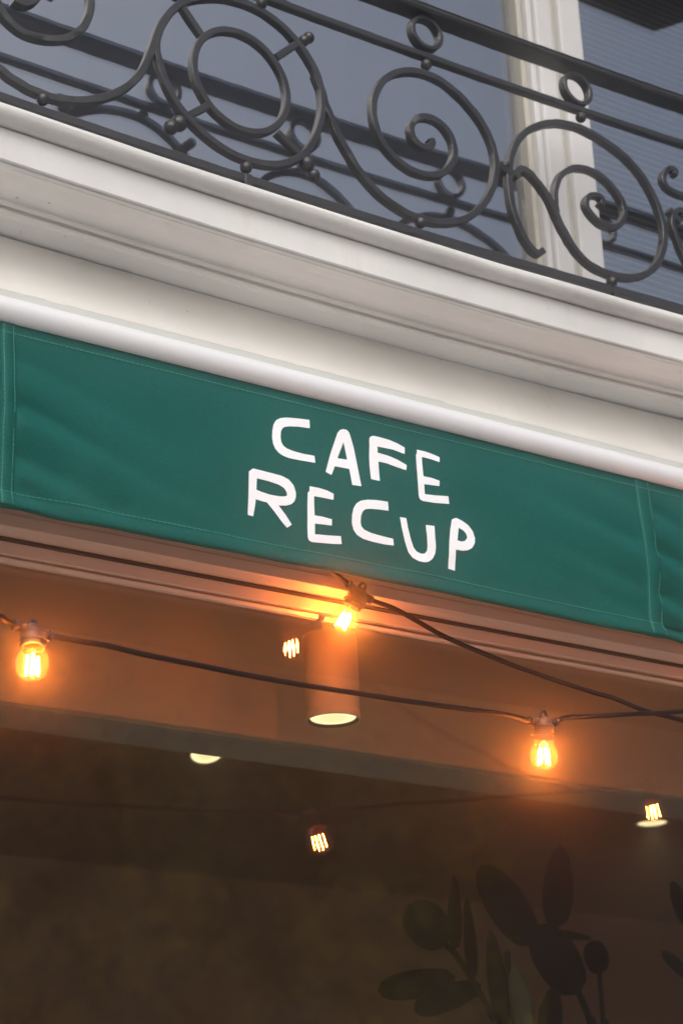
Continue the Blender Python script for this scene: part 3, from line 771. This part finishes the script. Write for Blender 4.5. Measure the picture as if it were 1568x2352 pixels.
def cable(name, segs, label):
    bm = B()
    for P in segs:
        pts = [Vector(p) for p in catmull([tuple(p) for p in P], 14)]
        sweep(bm, pts, circ(.0042, 10), side=Vector((0, 1, 0)), jit=.00025)
    o = mesh(name, bm, M['rubber'], None, 'all', loc=segs[0][0]); return tag(o, label, 'cable', 'cables of the outdoor light strings')
def on(x, y, Y): return onY(x, y, Y)
A0 = anchor(0, -1); 
cable('light_string_cable', [
    [P0, A0.lerp(P0, .5)+Vector((0, 0, -.01)), on(-60, 1398, 2.437), on(6, 1422, 2.442), A0],
    [anchor(0, 1), on(170, 1470, 2.454), on(250, 1484, 2.46), on(340, 1505, 2.467), on(450, 1527, 2.475), on(560, 1549, 2.482), on(700, 1574, 2.49), on(830, 1594, 2.50), on(940, 1611, 2.508), on(1080, 1630, 2.52), on(1160, 1641, 2.527), anchor(1, -1)],
    [anchor(1, 1), on(1300, 1648, 2.54), on(1370, 1645, 2.54), on(1450, 1640, 2.54), on(1568, 1634, 2.535), anchor(3, -1)]],
    'thin dark cable of the lower string running between the two level bulbs')
cable('light_string_cable', [
    [Vector((1.70, 2.76, 2.93)), on(720, 1272, 2.765), on(762, 1312, 2.767), on(782, 1327, 2.769), anchor(2, -1)],
    [anchor(2, 1), on(905, 1398, 2.77), on(960, 1428, 2.757), on(1020, 1462, 2.745), on(1100, 1497, 2.73), on(1180, 1529, 2.715), on(1270, 1561, 2.70), on(1360, 1590, 2.685), on(1410, 1604, 2.68), on(1480, 1632, 2.67), on(1568, 1655, 2.66), on(1700, 1692, 2.65)]],
    'dark cable of the upper string falling rightwards from the tilted bulb')

# ------------------------------------------------------------------ lamps inside
def spotcyl(name, P, r, h, label, power, group=None, body='lamp_white', cone=84):
    o = empty(name, P)
    bm = B(); lathe(bm, [(r*.86, .006), (r*.93, .0), (r*.985, .0), (r, .003), (r, .012), (r*.985, .0135), (r*.985, .015), (r, .0165), (r, h-.002), (r*.985, h), (0, h)], 64)
    bmesh.ops.recalc_face_normals(bm, faces=bm.faces[:]); mesh('lamp_body', bm, M[body], o, 35)
    bm = B(); lathe(bm, [(0, .0045), (r*.82, .0045), (r*.86, .0065)], 48); mesh('lamp_lens', bm, M['lens'], o)
    bm = B(); lathe(bm, [(r*.935, -.0004), (r*.865, .0035), (r*.855, .006), (r*.87, .006), (r*.94, .0003)], 48); mesh('trim_ring', bm, M['seal'], o, 30)
    l = bpy.data.lights.new('lamp_light', 'SPOT'); l.energy = power; l.color = (1, .74, .42); l.spot_size = R(cone); l.spot_blend = .6; l.shadow_soft_size = .03
    q = bpy.data.objects.new('lamp_light', l); link(q, o); q.location = (0, 0, -.004)
    tag(o, label, 'lamp', group); return o
YL = 3.03
lb_, lt_ = onY(765, 1655, YL), onY(762, 1463, YL)
rl = .5*(onY(820, 1650, YL)-onY(710, 1650, YL)).length*.93
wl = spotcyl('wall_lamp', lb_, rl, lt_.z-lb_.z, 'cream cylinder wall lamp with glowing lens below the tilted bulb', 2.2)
bm = B(); lathe(bm, [(0, lt_.z-lb_.z+.0005), (.012, lt_.z-lb_.z+.0005), (.012, 2.9545-lb_.z), (0, 2.9545-lb_.z)], 16); mesh('mounting_stem', bm, M['lamp_white'], wl, 30)
for (x, y, s, lb, hh) in ((478, 1733, 78, 'round glowing ceiling lamp half hidden behind the bulkhead edge on the left', .13), (1497, 1893, 70, 'thin glowing disc of the ceiling lamp at the far right', .13)):
    p = onZ(x, y, 2.93); Yc = p.y
    zdep = Yc/ray(x, y).y; r_ = .5*s*zdep/FPX/.86
    cl = spotcyl('ceiling_lamp', p, r_, 3.058-p.z, lb, 14 if x < 1000 else 100, 'round ceiling lamps inside the cafe', 'room_ceiling', 80 if x < 1000 else 140)
    if x < 1000: cl.rotation_euler = (R(-24), R(4), 0)

# ------------------------------------------------------------------ rubber plants behind the shop glass
def pp(x, y, Y): return onY(784+.5*x, 1837+.5*y, Y)
def leaf(root, b, t, wpx, Yb, Yt, mat='ficus', twist=.0):
    p0, p1 = pp(*b, Yb), pp(*t, Yt); ax = p1-p0; L = ax.length; ax.normalize()
    zdep = Yb/ray(784+.5*b[0], 1837+.5*b[1]).y; Wd = .5*wpx*zdep/FPX
    view = ((p0+p1)/2-CAM).normalized(); side = ax.cross(view).normalized(); nn = side.cross(ax).normalized()
    side = (side*math.cos(twist)+nn*math.sin(twist)).normalized(); nn = side.cross(ax).normalized()
    bm = B(); n, m = 14, 6; rows = []
    for i in range(n+1):
        u = i/n; wv = Wd/2*(math.sin(math.pi*u**.85))**.46*(1-.10*u)
        if i == n: wv = .0004
        c = p0+ax*L*u+nn*(.10*L*math.sin(math.pi*u)-.03*L*u)
        rows.append([c+side*wv*(j/m*2-1)+nn*(-.22*wv*(1-abs(j/m*2-1))) for j in range(m+1)])
    top = [[bm.verts.new(q) for q in r_] for r_ in rows]; bot = [[bm.verts.new(q-nn*.0012) for q in r_] for r_ in rows]
    for i in range(n):
        for j in range(m):
            bm.faces.new((top[i][j], top[i][j+1], top[i+1][j+1], top[i+1][j])); bm.faces.new((bot[i][j], bot[i+1][j], bot[i+1][j+1], bot[i][j+1]))
        for j in (0, m): bm.faces.new((top[i][j], top[i+1][j], bot[i+1][j], bot[i][j]))
    part('leaf', bm, M[mat], root, 'all')
def stem(root, P, r, name='stem'):
    bm = B(); pts = [Vector(q) for q in catmull([tuple(p) for p in P], 6)]; sweep(bm, pts, circ(r, 8), side=Vector((0, 1, 0))); part(name, bm, M['ficus'], root, 'all')
def potted(name, base, label):
    o = empty(name, base); tag(o, label, 'plant', 'rubber plants behind the shop glass')
    bm = B(); lathe(bm, [(0, .012), (.13, .012), (.17, .30), (.18, .30), (.18, .33), (.16, .33), (.155, .27), (0, .27)], 32); q = mesh('pot', bm, M['pot'], o, 40); return o
b1 = pp(760, 1029, 3.40); base = Vector((b1.x+.05, 3.42, .012)); pl = potted('rubber_plant', base, 'tall dark rubber plant with broad leaves inside the shop window')
root_top = Vector((base.x, 3.42, .28))
jn = pp(760, 1250, 3.42)
stem(pl, [root_top, root_top+Vector((.02, 0, .8)), jn, pp(690, 1000, 3.42), pp(600, 830, 3.41), pp(530, 720, 3.40), pp(480, 670, 3.40)], .006)
stem(pl, [root_top+Vector((.03, 0, 0)), root_top+Vector((.06, .02, .8)), pp(900, 1240, 3.44), pp(800, 1040, 3.43), pp(770, 900, 3.42), pp(760, 700, 3.44)], .006)
stem(pl, [root_top+Vector((-.02, .02, 0)), root_top+Vector((.05, .03, .9)), pp(1150, 1240, 3.46), pp(1140, 1030, 3.46), pp(1085, 880, 3.45), pp(1000, 700, 3.46), pp(960, 560, 3.47)], .007)
stem(pl, [root_top+Vector((.0, .05, 0)), root_top+Vector((.12, .05, .9)), pp(1215, 1230, 3.5), pp(1200, 1030, 3.5), pp(1180, 760, 3.5)], .005)
for a in (((478, 668), (300, 478), 205, 3.40, 3.34), ((520, 690), (515, 352), 72, 3.40, 3.45), ((605, 830), (572, 448), 62, 3.41, 3.44), ((880, 670), (632, 292), 195, 3.44, 3.38), ((985, 590), (1003, 212), 150, 3.46, 3.44),
          ((1085, 895), (890, 565), 215, 3.45, 3.36), ((745, 1060), (682, 598), 95, 3.42, 3.40), ((525, 815), (150, 880), 135, 3.41, 3.34), ((640, 850), (318, 975), 125, 3.42, 3.33),
          ((945, 1100), (975, 862), 120, 3.45, 3.46), ((1010, 615), (1140, 638), 42, 3.46, 3.52), ((1186, 800), (1150, 640), 118, 3.50, 3.44)):
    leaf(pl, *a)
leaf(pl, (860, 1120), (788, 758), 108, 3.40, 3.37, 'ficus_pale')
stem(pl, [pp(480, 668, 3.40), pp(470, 655, 3.40)], .004)
b2 = pp(1700, 1000, 3.40); base2 = Vector((b2.x, 3.42, .012)); pl2 = potted('rubber_plant', base2, 'second rubber plant showing two leaves at the right edge inside the glass')
stem(pl2, [Vector((base2.x, 3.42, .28)), Vector((base2.x, 3.42, 1.3)), pp(1680, 1000, 3.42), pp(1640, 820, 3.42), pp(1600, 560, 3.42)], .006)
leaf(pl2, (1600, 590), (1515, 372), 80, 3.42, 3.40); leaf(pl2, (1640, 850), (1462, 690), 62, 3.42, 3.38)

# ------------------------------------------------------------------ the other side of the street (mirrored in the glass)
def tree(x, y, h, cr, seed, label):
    rnd = random.Random(seed); o = empty('street_tree', (x, y, 0)); tag(o, label, 'tree', 'autumn trees across the street')
    bm = B(); lean = Vector((rnd.uniform(-.4, .4), rnd.uniform(-.3, .3), h*.62))
    def limb(a, b, r0, r1, n=6):
        pts = []; 
        for i in range(n+1):
            u = i/n; pts.append(a.lerp(b, u)+Vector((rnd.uniform(-1, 1), rnd.uniform(-1, 1), 0))*.12*math.sin(math.pi*u))
        prev = None
        for i, p in enumerate(pts):
            r = r0+(r1-r0)*i/n; rg = [bm.verts.new(p+Vector((r*math.cos(k*math.pi/4), r*math.sin(k*math.pi/4), 0))) for k in range(8)]
            if prev:
                for k in range(8): bm.faces.new((prev[k], prev[(k+1) % 8], rg[(k+1) % 8], rg[k]))
            prev = rg
    limb(Vector((0, 0, -.02)), lean, .20, .09)
    cl = []
    for i in range(12):
        a = i*2.4; b = Vector((math.cos(a)*cr*rnd.uniform(.4, .85), math.sin(a)*cr*rnd.uniform(.4, .85), h*rnd.uniform(.42, .9)))
        limb(lean*rnd.uniform(.35, .95), b, .06, .02, 4); cl.append(b)
    mesh('trunk', bm, M['bark'], o, 'all')
    bm = B()
    for i in range(9000):
        c = rnd.choice(cl) if rnd.random() < .6 else Vector((0, 0, h*.66))
        rr = cr*(.42 if c.x or c.y else .85)
        d = Vector((rnd.gauss(0, 1), rnd.gauss(0, 1), rnd.gauss(0, .85))).normalized()*rr*rnd.random()**.45
        p = c+d; s = rnd.uniform(.09, .17)
        u = Vector((rnd.gauss(0, 1), rnd.gauss(0, 1), rnd.gauss(0, 1))).normalized(); v = u.orthogonal().normalized()
        bm.faces.new([bm.verts.new(p+q) for q in (u*s, v*s*.6, -u*s, -v*s*.6)])
    mesh('crown', bm, M['foliage'], o)
def mx_(x, y, Y): return mirror_hit(x, y, Y, YG)
xa = mx_(0, 2000, -13).x; xb = mx_(1100, 2000, -13).x
k = 0
for i in range(9):
    X = xa-4+(xb-xa+1.2)*i/8
    tree(X, -12.5-1.5*(i % 2), 11.0+.7*math.sin(i*2.2), 2.6, 30+i, 'yellowing street tree across the road, %s tree to the side of the brown house' % ('ninth eighth seventh sixth fifth fourth third second first'.split()[i]))
# brown house opposite
hx0 = mx_(1140, 2000, -15).x
house = empty('opposite_house', (hx0+9, -17, 0)); tag(house, 'brown stone house across the street facing the cafe', 'house')
def hp(name, a, mat, bev=0):
    bm = B(); box(bm, *a, bev); return part(name, bm, M[mat], house)
hp('wall', (hx0, hx0+30, -24, -16, 0, 12.5), 'facade_far')
hp('quoin', (hx0-.9, hx0-.002, -23.9, -15.9, 0, 12.4), 'facade_pale')
hp('cornice', (hx0-1.0, hx0+30.2, -24.2, -15.6, 12.502, 12.9), 'facade_pale')
for j in range(3):
    for i in range(9):
        X = hx0+1.6+i*3.1; Z = 1.0+j*3.9
        hp('window', (X, X+1.2, -15.995, -15.93, Z, Z+2.2), 'facade_pale' if (i+j) % 5 == 4 else 'seal', .02)

# ------------------------------------------------------------------ mist box added to stand in for lens bloom around the bulbs
USE_HAZE = True
if USE_HAZE:
    bm = B(); box(bm, -26, 40, -27, 8.2, -1.6, 14.2)
    hz = mesh('haze', bm, bpy.data.materials.new('haze')); m = hz.data.materials[0]; m.use_nodes = True; t = m.node_tree; t.nodes.clear()
    pv = N(t, 'ShaderNodeVolumePrincipled'); pv.inputs['Density'].default_value = .030; pv.inputs['Anisotropy'].default_value = .984; pv.inputs['Color'].default_value = (.98, .96, .94, 1)
    o_ = N(t, 'ShaderNodeOutputMaterial'); t.links.new(pv.outputs[0], o_.inputs['Volume'])
    tag(hz, kind='stuff')
